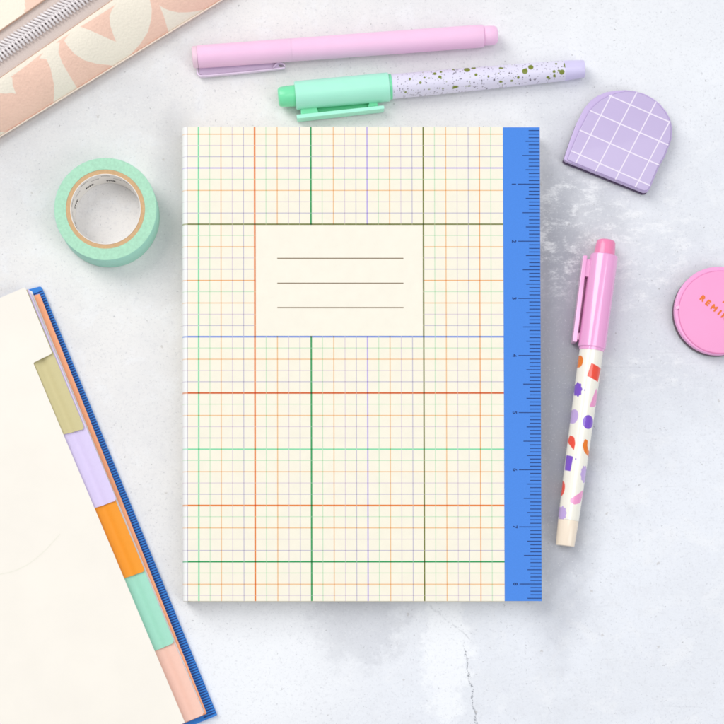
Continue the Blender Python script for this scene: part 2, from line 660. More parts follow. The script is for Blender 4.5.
# ------------------------------------------------------------------ tabbed notebook, lower left
PLAN = empty('tabbed_notebook', W(60, 520).xy.to_3d(),
             'open notebook with cream page, coloured divider tabs and blue ruler printed back cover', 'notebook')
M_SHEET = mat('cream_page', (246, 240, 229), 0.6, 0.016, 60, 0.12, 1200, spec=0.25, k=0.97)
M_WHITE = mat('white_page', (250, 248, 250), 0.6, 0.02, 200, spec=0.25)
M_PL_BLUE = mat('cover_blue', (50, 132, 220), 0.5, 0.03, 800, 0.2, 1800, spec=0.3)
M_PL_NAVY = mat('cover_navy', (10, 58, 130), 0.5, 0.03, spec=0.3)
M_CORAL = mat('coral_sheet', (255, 178, 134), 0.55, 0.02, 400, 0.1, 1500, spec=0.25)
TABS = [('olive', (214, 203, 152)), ('lilac', (226, 212, 248)), ('orange', (252, 160, 44)),
        ('mint', (168, 228, 204)), ('peach', (252, 206, 188))]
M_TAB = [mat(n + '_divider', c, 0.55, 0.015, 500, 0.1, 1500, spec=0.3, sss=0.0) for n, c in TABS]
UA = Vector((0.3865, 0.9223))        # down the fore edge
UL = Vector((-0.9223, 0.3865))       # into the page, leftwards


def far(p, d):
    return (p[0] + UL.x * d, p[1] + UL.y * d)


def sheet_prism(mb, pts, zt, th, m=0):
    prism(mb, pxs(pts, zt), zt - th, zt, m)


# back cover, blue with the ruler scale
zb = 1.8 * MM
bc = [(27, 289.5), (41.2, 286), (217.2, 715.2), (196, 725)]
mb = MB()
sheet_prism(mb, round_poly([(24, 290.4), (41.2, 286), (217.2, 715.2), far((205, 720), 340), far((30, 292), 340)], [0, 2.5, 1, 0, 0]), zb, zb)
bcov = mb.build('back_cover', M_PL_BLUE, PLAN, bevel=0.0002)
mb = MB()
L = Vector((217.2 - 41.2, 715.2 - 286)).length
d = Vector((217.2 - 41.2, 715.2 - 286)) / L
nn = Vector((-d.y, d.x))
k = 0
pos = 5.0
while pos < L - 2:
    p = Vector((41.2, 286)) + d * pos
    ln_ = 15 if k % 16 == 0 else 13.5
    a = p + nn * 0.4
    b = p + nn * ln_
    z = zb + 0.05 * MM
    w = d * 0.62
    mb.quad(W(*(a - w), z), W(*(a + w), z), W(*(b + w), z), W(*(b - w), z))
    pos += 2.62
    k += 1
mb.build('ruler_scale', M_PL_NAVY, bcov, weld=False)
# coral sheet
mb = MB()
sheet_prism(mb, round_poly([(31, 296.2), (39.6, 293.8), (206.8, 713.6), far((190, 722), 330), far((30, 297), 330)], [0, 1, 1.5, 0, 0]), 4.1 * MM, 0.25 * MM)
mb.build('coral_sheet', M_CORAL, PLAN)
# white sheet
mb = MB()
sheet_prism(mb, [(29.4, 290.4), (32.0, 291.4), (204.6, 713.0), far((188, 720), 330), far((29, 291), 330)], 4.6 * MM, 0.2 * MM)
mb.build('white_sheet', M_WHITE, PLAN)


def lineA(y, off=0.0):
    return (26.2 + off + 0.4165 * (y - 288.5), y)


def lineB(y, off=0.0):
    return (32.8 + off + 0.4235 * (y - 363.4), y)


ENDS = [(435.0, 428.6), (508.8, 500.2), (579.0, 571.0), (651.8, 642.6), (723.0, 714.6)]   # (left, right) end of each tab
ZT = [8.6, 7.9, 7.2, 6.5, 5.8]


def divider(i, z, off):
    """a sheet whose fore edge carries a tab that sinks a little towards its middle"""
    mb = MB()
    yl, yr = ENDS[i]
    th = 0.16 * MM
    nC, nR = 30, 70
    ytop = 289.5
    rows = []
    for r in range(nR + 1):
        s = 1 - (1 - r / nR) ** 2.6
        row = []
        for c in range(nC + 1):
            t = c / nC
            ya = ytop + (yr - ytop) * s
            yb_ = ytop + 8.0 + (yl - ytop - 8.0) * s
            A = Vector(lineA(ya, off)); B = Vector(lineB(yb_, -2.0))
            if r == nR:
                pass
            p = B.lerp(A, t)
            # rounded end corner on the fore edge
            tc_ = 0.80
            if t > tc_:
                endcut = (yr - ya)
                rr = 3.2
                if endcut < rr:
                    q = (rr - endcut) / rr
                    pull = (1 - math.sqrt(max(0, 1 - q * q))) * (t - tc_) / (1 - tc_)
                    p = p + Vector((-0.93, 0.37)) * pull * rr
            dip = -1.0 * MM * math.exp(-((t - 0.42) / 0.20) ** 2) - 0.10 * MM * t
            row.append(W(p.x, p.y, z) + Vector((0, 0, dip)))
        rows.append(row)
    mb.grid(rows)
    low = [[p - Vector((0, 0, th)) for p in row] for row in rows]
    mb.grid(low)
    bo = lambda g: g[0] + [r[-1] for r in g[1:]] + g[-1][::-1][1:] + [r[0] for r in g[-2::-1]]
    mb.grid([bo(rows), bo(low)])
    # inner sheet under the pages
    sheet_prism(mb, [lineB(297, -2.0), lineB(yl, -2.0), far(lineB(yl, -2.0), 318), far(lineB(297, -2.0), 318)], z - 0.0002, 0.2 * MM)
    return mb.build('tab_divider', M_TAB[i], PLAN, smooth=50)


for i in range(5):
    d_ = divider(i, ZT[i] * MM, (0.2, 2.3, 1.2, 0.9, 0.6)[i])
    d_['label'] = TABS[i][0] + ' coloured divider with its tab showing'
# page stacks between the dividers, ending at the inner line
for z in (9.0, 8.3, 7.6, 6.9, 6.2, 5.5):
    mb = MB()
    sheet_prism(mb, [lineB(299, -3.2), lineB(724, -3.2), far(lineB(724, -3.2), 315), far(lineB(299, -3.2), 315)], (z + 0.02) * MM, 0.4 * MM)
    mb.build('page_stack', M_PAGE, PLAN)
# cream top page with its tab at the head
zc = 9.4 * MM
mb = MB()
top = [far((25, 287.2), 322), (25.2, 287.2), (52.4, 353.4), (33.2, 362.8), lineB(722.6, 0.0), far(lineB(722.6, 0.0), 316)]
top = round_poly(top, [0, 1.2, 2.6, 1.6, 1.0, 0])
sheet_prism(mb, top, zc, 0.22 * MM)
page = mb.build('cream_page', M_SHEET, PLAN)
mb = MB()
arc = smooth_open([(-60, 572), (-30, 576.5), (-8, 575.6), (0, 574.2), (15, 570.6), (30, 563), (45, 550.5), (60, 534)], 6)
for a, b in zip(arc[:-1], arc[1:]):
    a = Vector(a); b = Vector(b)
    n_ = (b - a).normalized(); n_ = Vector((-n_.y, n_.x)) * 0.55
    z = zc + 0.04 * MM
    mb.quad(W(*(a - n_), z), W(*(a + n_), z), W(*(b + n_), z), W(*(b - n_), z))
mb.build('pressed_line', mat('pressed_line', (246, 242, 228), 0.6, 0.0, spec=0.2), page)


# ------------------------------------------------------------------ pens
class Axis:
    """a pen lying on the table: axis between two photo points, radius heights at both ends"""

    def __init__(self, p0, p1, z0, z1):
        self.p0, self.p1 = Vector(p0), Vector(p1)
        self.a, self.b = W(*p0, z0), W(*p1, z1)
        self.d = (self.b - self.a).normalized()
        self.side = self.d.cross(Vector((0, 0, 1))).normalized()
        self.up = self.side.cross(self.d)
        self.Lpx = (self.p1 - self.p0).length
        self.z0, self.z1 = z0, z1

    def at(self, s):
        return self.a.lerp(self.b, s / self.Lpx)

    def ring(self, s, r, n, rpx=True):
        c = self.at(s)
        rr = r * S * (1 - c.z / D)
        return [c + (self.side * math.cos(2 * math.pi * k / n) + self.up * math.sin(2 * math.pi * k / n)) * rr for k in range(n)]


def lathe(ax, prof, n=56, shapes=None, fine=None):
    """prof: (s px along the axis, r px); closed with end discs"""
    mb = MB()
    rows = []
    for s, r in prof:
        rows.append(ax.ring(s, max(r, 0.01), n))
    mb.grid(rows, close=True)
    if shapes:
        dp = (ax.p1 - ax.p0).normalized()
        sd = Vector((-dp.y, dp.x))      # photo-plane perpendicular
        for nm, sh in shapes.items():
            vals = []
            for s, r in prof:
                for k in range(n):
                    # ax.side in photo coords points along -sd or +sd
                    w = r * math.cos(2 * math.pi * k / n)
                    q = ax.p0 + dp * s + sd * w
                    vals.append(sh.val(q.x, q.y))
            mb.a[nm] = vals
    return mb


def capped(prof):
    return [(prof[0][0], 0.0)] + prof + [(prof[-1][0], 0.0)]


def dense(prof, step):
    out = [prof[0]]
    for a, b in zip(prof[:-1], prof[1:]):
        n = max(1, int(abs(b[0] - a[0]) / step))
        for k in range(1, n + 1):
            t = k / n
            out.append((a[0] + (b[0] - a[0]) * t, a[1] + (b[1] - a[1]) * t))
    return out


def gloss(name, c, rough=0.28, coat=0.25, trans=0.0, **k):
    return mat(name, c, rough, 0.015, 90, 0.0, spec=0.45, coat=coat, sss=trans, **k)


# --- pink pen at the top
r0 = 11.0 * S
ax = Axis((193.2, 57.2), (497.6, 34.9), 5.4 * MM, 5.2 * MM)
PINK = empty('pen', Vector((ax.at(150).x, ax.at(150).y, 0)), 'all pink capped pen with a bent wire clip, topmost pen', 'pen')
M_PINK2 = mat('pink_plastic_barrel', (255, 209, 240), 0.5, 0.015, 90, 0.0, spec=0.25, sss=0.25)
M_PINK = M_PINK2
M_PALEPINK = gloss('pale_pink_plastic', (250, 214, 232), 0.4, 0.1)
lathe(ax, capped([(4.6, 10.4), (5.2, 11.0), (10, 11.1), (98.4, 11.2), (98.6, 11.15)])).build('cap', M_PINK2, PINK, smooth=35)
lathe(ax, capped([(-0.6, 9.6), (0.2, 10.5), (3.6, 10.7), (4.4, 10.4)])).build('cap_end', M_PALEPINK, PINK, smooth=35)
lathe(ax, capped([(97.0, 11.0), (100, 11.05), (200, 11.2), (280, 11.0), (289.6, 10.9), (291.0, 10.4)])).build('barrel', M_PINK2, PINK, smooth=35)
lathe(ax, capped([(291.2, 8.9), (292, 9.4), (298, 9.3), (302.5, 8.8), (304.4, 7.6), (305.2, 5.5)])).build('end_plug', M_PINK, PINK, smooth=35)


def ribbon(path, th, z0, z1, zref):
    mb = MB()
    pts = [Vector(p) for p in path]
    left, right = [], []
    for i, p in enumerate(pts):
        t = (pts[min(i + 1, len(pts) - 1)] - pts[max(i - 1, 0)]).normalized()
        n_ = Vector((-t.y, t.x)) * th / 2
        left.append(W(*(p + n_), zref)); right.append(W(*(p - n_), zref))
    rows = []
    for l, r in zip(left, right):
        rows.append([Vector((l.x, l.y, z1)), Vector((r.x, r.y, z1)), Vector((r.x, r.y, z0)), Vector((l.x, l.y, z0))])
    mb.grid(rows, close=True)
    mb.face([mb.vert(p) for p in rows[0]]); mb.face([mb.vert(p) for p in rows[-1]])
    return mb


path = smooth_open([(197.2, 64.5), (197.3, 71.5), (198.6, 74.6), (202.5, 75.7), (220, 74.2), (250, 71.4), (281, 68.0),
                    (284.4, 66.4), (283.6, 64.2), (279.5, 62.9), (276.2, 64.2), (273.4, 67.6)], 7)
ribbon(path, 1.25, 1.0 * MM, 3.0 * MM, 3.0 * MM).build('clip', gloss('clip_lavender', (242, 222, 246), 0.3, 0.2), PINK, smooth=40)

mb = MB()
prism(mb, pxs([(198.5, 66), (276, 60), (280, 67.6), (203, 75), (199, 74)], 1.8 * MM), 1.0 * MM, 1.8 * MM)
mb.build('clip_web', mat('mauve_clip_shade', (232, 214, 238), 0.5, 0.02), PINK)  # sheet added so the shade between clip and cap reads mauve

# --- mint capped speckled pen
ax = Axis((278.0, 97.2), (584.2, 68.8), 6.1 * MM, 4.2 * MM)
MINT = empty('pen', Vector((ax.at(150).x, ax.at(150).y, 0)), 'lilac pen with olive ink speckles and a mint green cap', 'pen')
M_MINT = gloss('mint_plastic', (182, 252, 226), 0.42, 0.05, trans=0.4)
M_MINT2 = gloss('mint_plug', (132, 238, 184), 0.35, 0.15, trans=0.5)
lathe(ax, capped([(0.2, 7.5), (1.0, 8.8), (3.0, 9.7), (8, 10.1), (17.6, 10.4)])).build('cap_plug', M_MINT2, MINT, smooth=35)
lathe(ax, capped([(17.2, 13.0), (17.9, 13.6), (20, 13.8), (110.6, 14.0), (111.2, 13.5)])).build('cap', M_MINT, MINT, smooth=35)
lathe(ax, capped([(111.0, 12.4), (113.8, 12.4)])).build('cap_collar', M_MINT2, MINT, smooth=35)
bar = dense([(113.6, 11.9), (150, 11.8), (205, 11.1), (287.0, 9.9)], 0.9)
big = Shapes(); small = Shapes()


def sp(lst, x0, y0, k):
    for x, y, rx, *ry in lst:
        r2 = ry[0] if ry else rx
        q = (x0 + x / k, y0 + y / k)
        (big if rx > 6 else small).ell(q[0], q[1], max(0.45, rx / k), max(0.4, r2 / k), -0.09)


sp([(478, 415, 23, 21), (528, 398, 15), (516, 404, 7), (541, 458, 11), (245, 447, 12), (232, 452, 6), (290, 433, 9), (280, 475, 12), (289, 484, 7), (140, 516, 10),
    (65, 490, 8, 9), (170, 480, 8), (203, 484, 8, 5), (395, 538, 22, 7), (380, 545, 9, 4), (290, 402, 11, 4), (125, 412, 10, 4), (380, 410, 9), (374, 402, 5),
    (388, 418, 5), (427, 434, 5), (630, 468, 7), (715, 405, 8), (720, 500, 10, 6), (495, 530, 12, 4), (183, 516, 6), (220, 434, 4), (383, 444, 5),
    (397, 437, 5), (436, 487, 5), (478, 503, 5), (528, 510, 6), (598, 462, 4), (672, 490, 5), (632, 405, 4), (660, 430, 4), (85, 466, 4),
    (35, 575, 9, 5), (265, 548, 6, 4), (305, 549, 7, 4), (205, 556, 7, 3), (400, 496, 4), (413, 498, 3), (10, 455, 4), (45, 450, 3), (570, 385, 6)], 400, 15, 7.24)
sp([(262, 148, 17), (298, 122, 16), (485, 150, 16, 14), (466, 143, 7), (505, 110, 10, 16), (509, 97, 6), (438, 148, 9), (403, 178, 10, 6), (412, 183, 8, 4), (441, 170, 8),
    (223, 183, 8), (120, 207, 11, 4), (185, 200, 9, 5), (125, 127, 10, 6), (118, 123, 5), (43, 182, 6), (78, 198, 6), (213, 113, 5), (451, 100, 7),
    (400, 88, 4), (365, 108, 4), (335, 138, 4), (233, 83, 10, 4), (325, 190, 6, 4), (290, 172, 4), (298, 194, 5), (168, 160, 5), (182, 147, 3), (265, 103, 4),
    (292, 96, 4), (250, 182, 4), (368, 152, 3), (450, 73, 6, 3), (465, 72, 4, 3), (497, 64, 4, 3), (70, 133, 4), (42, 130, 4), (15, 145, 4), (20, 120, 4)], 480, 50, 6.03)
dpx = (ax.p1 - ax.p0).normalized(); spx = Vector((-dpx.y, dpx.x))
for k in range(620):
    s_ = random.uniform(114, 286); w_ = 12 * math.sin(random.uniform(-1.5, 1.5))
    q = ax.p0 + dpx * s_ + spx * w_
    r_ = random.choice((0.28, 0.32, 0.4, 0.55)) * random.uniform(0.8, 1.2)
    (big if k % 9 == 0 else small).ell(q.x, q.y, r_, r_ * max(0.35, math.sqrt(max(0.05, 1 - (w_ / 12) ** 2))), -0.09)
M_SPECK = pattern_mat(gloss('speckled_lilac', (234, 230, 250), 0.4, 0.1), [('speck_fine', (112, 106, 122), 0.22), ('speck_olive', (124, 136, 44), 0.28)])
lathe(ax, capped(bar), 160, {'speck_olive': big, 'speck_fine': small}).build('barrel', M_SPECK, MINT, smooth=35, weld=False)
lathe(ax, capped([(287.0, 9.7), (288, 9.7), (300, 9.0), (306.4, 8.6), (307.2, 8.2)])).build('barrel_end', gloss('lavender_plastic', (222, 214, 250), 0.4, 0.1), MINT, smooth=35)
mb = MB()
prism(mb, pxs(round_poly([(296.5, 114.6), (384.0, 105.2), (384.4, 108.6), (297.2, 118.6)], 0.6, 2), 6.5 * MM), 0.8 * MM, 6.5 * MM)
clip = mb.build('clip', M_MINT, MINT, bevel=0.0002)
mb = MB()
prism(mb, pxs([(300.5, 104), (315, 103), (318.5, 112.6), (301, 114.8)], 6.0 * MM), 3.4 * MM, 6.0 * MM)
mb.build('clip_mount', M_MINT2, clip, bevel=0.0002)
mb = MB()
prism(mb, pxs([(370, 99), (376, 98.4), (378, 105.8), (368, 106.9)], 5.2 * MM), 3.4 * MM, 5.2 * MM)
mb.build('clip_foot', M_MINT2, clip, bevel=0.0002)

mb = MB()
prism(mb, pxs([(315, 105), (372, 99), (374, 107.5), (312, 114.5)], 2.4 * MM), 1.2 * MM, 2.4 * MM)
mb.build('clip_web', M_MINT2, clip)

# --- patterned cream pen with the pink cap
ax = Axis((606.3, 240.2), (564.9, 546.4), 6.1 * MM, 4.3 * MM)
SHAP = empty('pen', Vector((ax.at(150).x, ax.at(150).y, 0)), 'cream pen printed with colourful cut-out shapes and a pink cap, right of the notebook', 'pen')
M_CAP = gloss('glossy_pink', (250, 176, 226), 0.2, 0.9)
M_PLUG = gloss('translucent_pink', (250, 146, 190), 0.3, 0.3, trans=0.5)
lathe(ax, capped([(0.0, 7.0), (0.8, 8.6), (2.4, 9.4), (6, 9.8), (16.6, 10.6)])).build('cap_plug', M_PLUG, SHAP, smooth=35)
lathe(ax, capped([(15.6, 13.2), (16.1, 13.7), (18, 13.9), (108.2, 13.9), (108.9, 13.4)])).build('cap', M_CAP, SHAP, smooth=35)
lathe(ax, capped([(108.8, 12.6), (111.6, 12.5)])).build('cap_collar', M_CAP, SHAP, smooth=35)
groups = {k: Shapes() for k in ('red', 'orange', 'pink', 'purple', 'lilac')}


def zz(pts, x0, y0, k):
    return [(x0 + x / k, y0 + y / k) for x, y in pts]


def flower(cx, cy, rx, ry, n=9, amp=0.12, ang=0.0):
    return [(cx + rx * (1 + amp * math.cos(n * t)) * math.cos(t), cy + ry * (1 + amp * math.cos(n * t)) * math.sin(t))
            for t in [2 * math.pi * k / 72 for k in range(72)]]


G = groups
G['orange'].ell(578.6, 362.0, 3.2, 6.2, 0.1)
G['red'].poly(zz([(268, 220), (364, 264), (333, 388), (230, 338)], 560, 340, 9.05))
G['purple'].poly(flower(576.8, 390.2, 3.7, 7.0, 8, 0.12))
G['purple'].ell(582.6, 391.2, 0.5, 1.0)
G['pink'].poly(round_poly(zz([(318, 442), (336, 505), (327, 585), (300, 612), (250, 617), (285, 525)], 560, 340, 9.05), 1.0, 3))
G['lilac'].ell(572.6, 417.0, 4.2, 7.2, 0.13)
G['purple'].ell(586.7, 423.0, 5.7, 6.9, 0.05)
G['red'].poly(round_poly(zz([(200, 263), (238, 290), (247, 355), (232, 428), (186, 350), (180, 320)], 550, 410, 10.35), 0.9, 3))
G['orange'].poly(round_poly(zz([(345, 306), (378, 322), (374, 375), (385, 415), (408, 440), (394, 492), (340, 445), (320, 375)], 550, 410, 10.35), 1.2, 3))
G['purple'].poly(zz([(166, 468), (226, 490), (198, 641), (148, 626)], 550, 410, 10.35))
G['purple'].ell(574.2, 459.8, 0.8, 1.0)
G['lilac'].poly(flower(583.6, 475.0, 4.2, 8.4, 10, 0.10))
G['red'].ell(560.8, 488.6, 3.2, 8.2, 0.13)
G['pink'].poly(round_poly(zz([(317, 172), (320, 205), (292, 285), (240, 300), (203, 280), (205, 250), (270, 210)], 545, 470, 8.52), 0.9, 3))
G['lilac'].poly(flower(561.2, 513.4, 3.8, 6.8, 9, 0.13))
M_SHAPES = pattern_mat(gloss('cream_gloss', (255, 251, 238), 0.22, 0.6, trans=0.3),
                       [('print_' + k, c, 0.25) for k, c in (('red', (248, 84, 62)), ('orange', (246, 132, 30)), ('pink', (248, 166, 212)),
                                                            ('purple', (134, 88, 210)), ('lilac', (204, 178, 232)))])
bar = dense([(111.4, 11.9), (140, 11.9), (200, 11.5), (282.4, 10.5), (283, 10.0)], 1.2)
lathe(ax, capped(bar), 112, {'print_' + k: v for k, v in G.items()}).build('barrel', M_SHAPES, SHAP, smooth=35, weld=False)
lathe(ax, capped([(282.9, 10.3), (284, 10.3), (307.6, 9.4), (308.4, 9.0)])).build('barrel_end', gloss('cream_end', (255, 238, 216), 0.3, 0.3), SHAP, smooth=35)
mb = MB()
prism(mb, pxs(round_poly([(583.4, 255.2), (587.4, 255.4), (577.0, 342.0), (572.6, 341.4)], 0.7, 2), 7.2 * MM), 0.8 * MM, 7.2 * MM)
clip = mb.build('clip', M_CAP, SHAP, bevel=0.0002)
mb = MB()
prism(mb, pxs([(586.4, 259), (592, 259.4), (590.5, 277.5), (584.4, 276)], 6.6 * MM), 3.8 * MM, 6.6 * MM)
mb.build('clip_mount', M_CAP, clip, bevel=0.0002)
mb = MB()
prism(mb, pxs([(575.8, 333), (583, 332), (582, 340), (574.8, 339.6)], 5.6 * MM), 3.8 * MM, 5.6 * MM)
mb.build('clip_foot', M_CAP, clip, bevel=0.0002)

mb = MB()
prism(mb, pxs([(584.5, 277), (592, 277), (585, 335), (577, 335)], 2.4 * MM), 1.2 * MM, 2.4 * MM)
mb.build('clip_web', M_CAP, clip)

# ------------------------------------------------------------------ tape roll
TH_ = 15.2 * MM
c0 = W(105.4, 209.0, TH_)
TAPE = empty('tape_roll', (c0.x, c0.y, 0), 'roll of mint green paper tape on a brown cardboard core', 'tape')
kS = S * (1 - TH_ / D)


def ring_lathe(prof, n=128):
    mb = MB()
    rows = [[Vector((c0.x + r * kS * math.cos(2 * math.pi * k / n), c0.y + r * kS * math.sin(2 * math.pi * k / n), z)) for k in range(n)] for r, z in prof]
    rows.append(rows[0])
    mb.grid(rows, close=True)
    return mb


M_TAPE = mat('mint_paper_tape', (178, 228, 198), 0.65, 0.08, 900, 0.25, 2500, spec=0.25)
nt = M_TAPE.node_tree
ring_lathe([(39.6, 0.0), (51.0, 0.0), (51.3, 0.2 * MM), (51.3, TH_ - 0.25 * MM), (51.0, TH_), (39.6, TH_ - 0.05 * MM)]).build('tape', [M_TAPE, mat('mint_tape_face', (176, 236, 216), 0.5, 0.03, 900, spec=0.3)], TAPE, smooth=40)
_t = bpy.data.objects['tape'].data
for _p in _t.polygons:
    _n = _p.normal
    if abs(_n.z) < 0.5 and math.hypot(_p.center.x, _p.center.y) > 45 * kS:
        _p.material_index = 1
M_CORE = mat('brown_card', (216, 178, 134), 0.8, 0.07, 900, 0.3, 2000, spec=0.15)
ring_lathe([(35.3, 0.1 * MM), (39.55, 0.1 * MM), (39.55, TH_ - 0.2 * MM), (35.3, TH_ - 0.3 * MM)]).build('cardboard_core', M_CORE, TAPE, smooth=40)
lin_o = ring_lathe([(34.7, 0.1 * MM), (35.25, 0.1 * MM), (35.25, TH_ - 0.1 * MM), (34.7, TH_ - 0.1 * MM)])
lin_o = lin_o.build('core_liner', mat('white_liner', (250, 246, 240), 0.6, 0.02, spec=0.25), TAPE, smooth=40)
mb = MB()


def on_core(a0, zc_):
    def f(x, y):
        a = a0 - x / 34.6
        return Vector((c0.x + 34.55 * kS * math.cos(a), c0.y + 34.55 * kS * math.sin(a), zc_ + y * S))
    return f


vs, fs = text_geo('mt', 8.5)
for k in range(5):
    bold_text(mb, vs, fs, on_core(math.radians(93 + 38 * (k - 0.2)), 4.6 * MM), 0.4)
vs2, fs2 = text_geo('mt', 4.2)
for k in range(12):
    for dx in (0, 4.0):
        add_text(mb, vs2, fs2, on_core(math.radians(50 + 19 * k) + dx / 34, (9.6 if k % 2 else 12.6) * MM))
mb.build('core_print', mat('black_print', (58, 52, 50), 0.6, 0.0), lin_o, weld=False)


# ------------------------------------------------------------------ lilac magnetic clip
def clip_poly(poly, half):
    """clip convex poly by half-plane n.p <= c"""
    n_, c = half
    out = []
    for i in range(len(poly)):
        a, b = Vector(poly[i - 1]), Vector(poly[i])
        da, db = n_.dot(a) - c, n_.dot(b) - c
        if da <= 0:
            if db <= 0:
                out.append(tuple(b))
            else:
                out.append(tuple(a.lerp(b, da / (da - db))))
        elif db <= 0:
            out.append(tuple(a.lerp(b, da / (da - db))))
            out.append(tuple(b))
    return out


outer = [(563.8, 159.0), (570.0, 140.5), (576.3, 123.5), (584.2, 108.2), (590.4, 100.8), (597.5, 95.6), (606.0, 92.0), (615, 90.4), (625.5, 89.8),
         (635, 90.9), (644.5, 93.6), (652.9, 98.0), (660.0, 103.6), (666.2, 111.2), (670.4, 119.0), (672.2, 127.4), (671.7, 139), (665.2, 156.2),
         (659.3, 166.4), (650.2, 188.2), (647.6, 191.4), (643.8, 191.8), (616.2, 180.8), (580.4, 166.4), (566.0, 161.0)]
inner = [(567.2, 159.6), (573.8, 143.0), (580.6, 127.6), (588.6, 112.0), (594.4, 105.2), (601.5, 99.4), (609.5, 95.2), (617.5, 92.8), (626.4, 91.2),
         (635, 91.7), (644.0, 94.4), (652.2, 98.8), (659.2, 104.3), (665.3, 111.8), (669.4, 119.4), (671.2, 127.6), (670.7, 138.8), (664.2, 156.0),
         (658.3, 166.2), (649.2, 187.8), (647.0, 190.4), (643.8, 190.8), (616.4, 179.8), (581.0, 165.4), (569.0, 160.6)]
zt_ = 6.6 * MM
cc = W(618, 142, zt_)
LIL = empty('magnetic_clip', (cc.x, cc.y, 0), 'lilac arch shaped magnetic clip with white grid lines, lying in the upper right', 'clip')
M_LIL = gloss('lilac_plastic', (203, 187, 226), 0.38, 0.15)
M_LILRIM = gloss('lilac_rim', (208, 188, 232), 0.35, 0.15)
M_DARK = mat('dark_magnet', (58, 38, 66), 0.6, 0.05)
mb = MB(); prism(mb, pxs(outer, 6.0 * MM), 3.2 * MM, 6.0 * MM)
rim = mb.build('front_leaf', M_LILRIM, LIL, bevel=0.0004, bseg=3, smooth=50)
mb = MB(); prism(mb, pxs(inner, zt_), 5.95 * MM, zt_)
face = mb.build('face_plate', M_LIL, LIL, bevel=0.00045, bseg=3, smooth=50)
mb = MB()
lw = 0.62
for fam, (nx, ny, cs) in enumerate(((-0.4027, 0.9153, (-158.0, -136.4, -114.4, -92.0)), (0.886, 0.4647, (585.9, 607.2, 628.6, 649.8)))):
    n_ = Vector((nx, ny))
    for c in cs:
        poly = clip_poly(inner, (n_, c + lw)); poly = clip_poly(poly, (-n_, -(c - lw)))
        if len(poly) > 2:
            mb.face([mb.vert(W(x, y, zt_ + (0.03 + 0.012 * fam) * MM)) for x, y in poly])
mb.build('grid_print', gloss('white_print', (244, 234, 250), 0.4, 0.1), face, weld=False)
mb = MB(); prism(mb, [p.xy for p in pxs([(x * 0.985 + 618 * 0.015, y * 0.985 + 142 * 0.015) for x, y in outer], 3.2 * MM)], 2.1 * MM, 3.15 * MM)
mb.build('magnet', M_DARK, LIL)
mb = MB(); prism(mb, [p.xy for p in pxs(outer, 6.0 * MM)], 0.0, 2.05 * MM)
mb.build('back_leaf', gloss('dark_plum_plastic', (80, 58, 96), 0.4, 0.15), LIL, bevel=0.0003, smooth=50)

# ------------------------------------------------------------------ pink round clip
zt_ = 7.0 * MM
cx_, cy_ = 718.8, 310.6
cc = W(cx_, cy_, 6.3 * MM)
DISC = empty('magnetic_clip', (cc.x, cc.y, 0), 'round pink magnetic clip with orange lettering at the right edge', 'clip')


def disc(px, py, r, z0, z1, zref, name, m, bev, n=96):
    mb = MB()
    prism(mb, [W(px + r * math.cos(2 * math.pi * k / n), py + r * math.sin(2 * math.pi * k / n), zref).xy for k in range(n)], z0, z1)
    return mb.build(name, m, DISC, bevel=bev, bseg=3, smooth=50)


disc(cx_, cy_, 44.2, 0.0, 2.9 * MM, 6.3 * MM, 'back_leaf', gloss('dark_plum', (84, 46, 70), 0.4, 0.15), 0.0003)
disc(cx_, cy_, 44.2, 3.1 * MM, 6.3 * MM, 6.3 * MM, 'front_leaf', gloss('pink_rim', (250, 172, 222), 0.35, 0.2), 0.0006)
disc(cx_, cy_, 43.0, 2.8 * MM, 3.2 * MM, 6.3 * MM, 'magnet', M_DARK, 0.0)
fp = disc(720.2, 312.0, 41.4, 6.2 * MM, zt_, zt_, 'face_plate', gloss('pink_face', (252, 166, 214), 0.5, 0.0), 0.0006)
mb = MB()
prism(mb, pxs(round_poly([(675.8, 306.5), (679.5, 305.2), (680, 308.4), (676.2, 309.6)], 0.6, 2), zt_), 6.1 * MM, zt_ - 0.1 * MM)
mb.build('notch', gloss('pink_notch', (248, 190, 226), 0.35, 0.2), DISC, bevel=0.0001)
mb = MB()
ang = math.radians(40)
ca, sa = math.cos(ang), math.sin(ang)
xs_ = 0.0
adv = {'R': 6.9, 'E': 6.4, 'M': 9.0, 'I': 4.8, 'N': 7.8, 'D': 7.4}
pos = 0.0
for i, ch in enumerate('REMINDER'):
    vs, fs = text_geo(ch, 7.8)
    cx = pos + adv[ch] / 2
    pos += adv[ch] + 0.25
    ox, oy = 700.3 + ca * cx - 0.4, 296.4 + sa * cx
    bold_text(mb, vs, fs, lambda x, y, ox=ox, oy=oy: W(ox + ca * x + sa * y, oy + sa * x - ca * y, zt_ + 0.04 * MM), 0.55)
vs, fs = text_geo('A', 7.8)
ox, oy = 726.0, 302.0
bold_text(mb, vs, fs, lambda x, y: W(ox + ca * x + sa * y, oy + sa * x - ca * y, zt_ + 0.04 * MM), 0.42)
mb.build('lettering', mat('orange_print', (240, 118, 18), 0.5, 0.03), fp, weld=False)

# ------------------------------------------------------------------ pencil pouch
U = Vector((0.851, -0.525)); V = Vector((0.525, 0.851))


def online(a, b, u):
    a, b = Vector(a), Vector(b)
    ua, ub = U.dot(a), U.dot(b)
    return a.lerp(b, (u - ua) / (ub - ua))


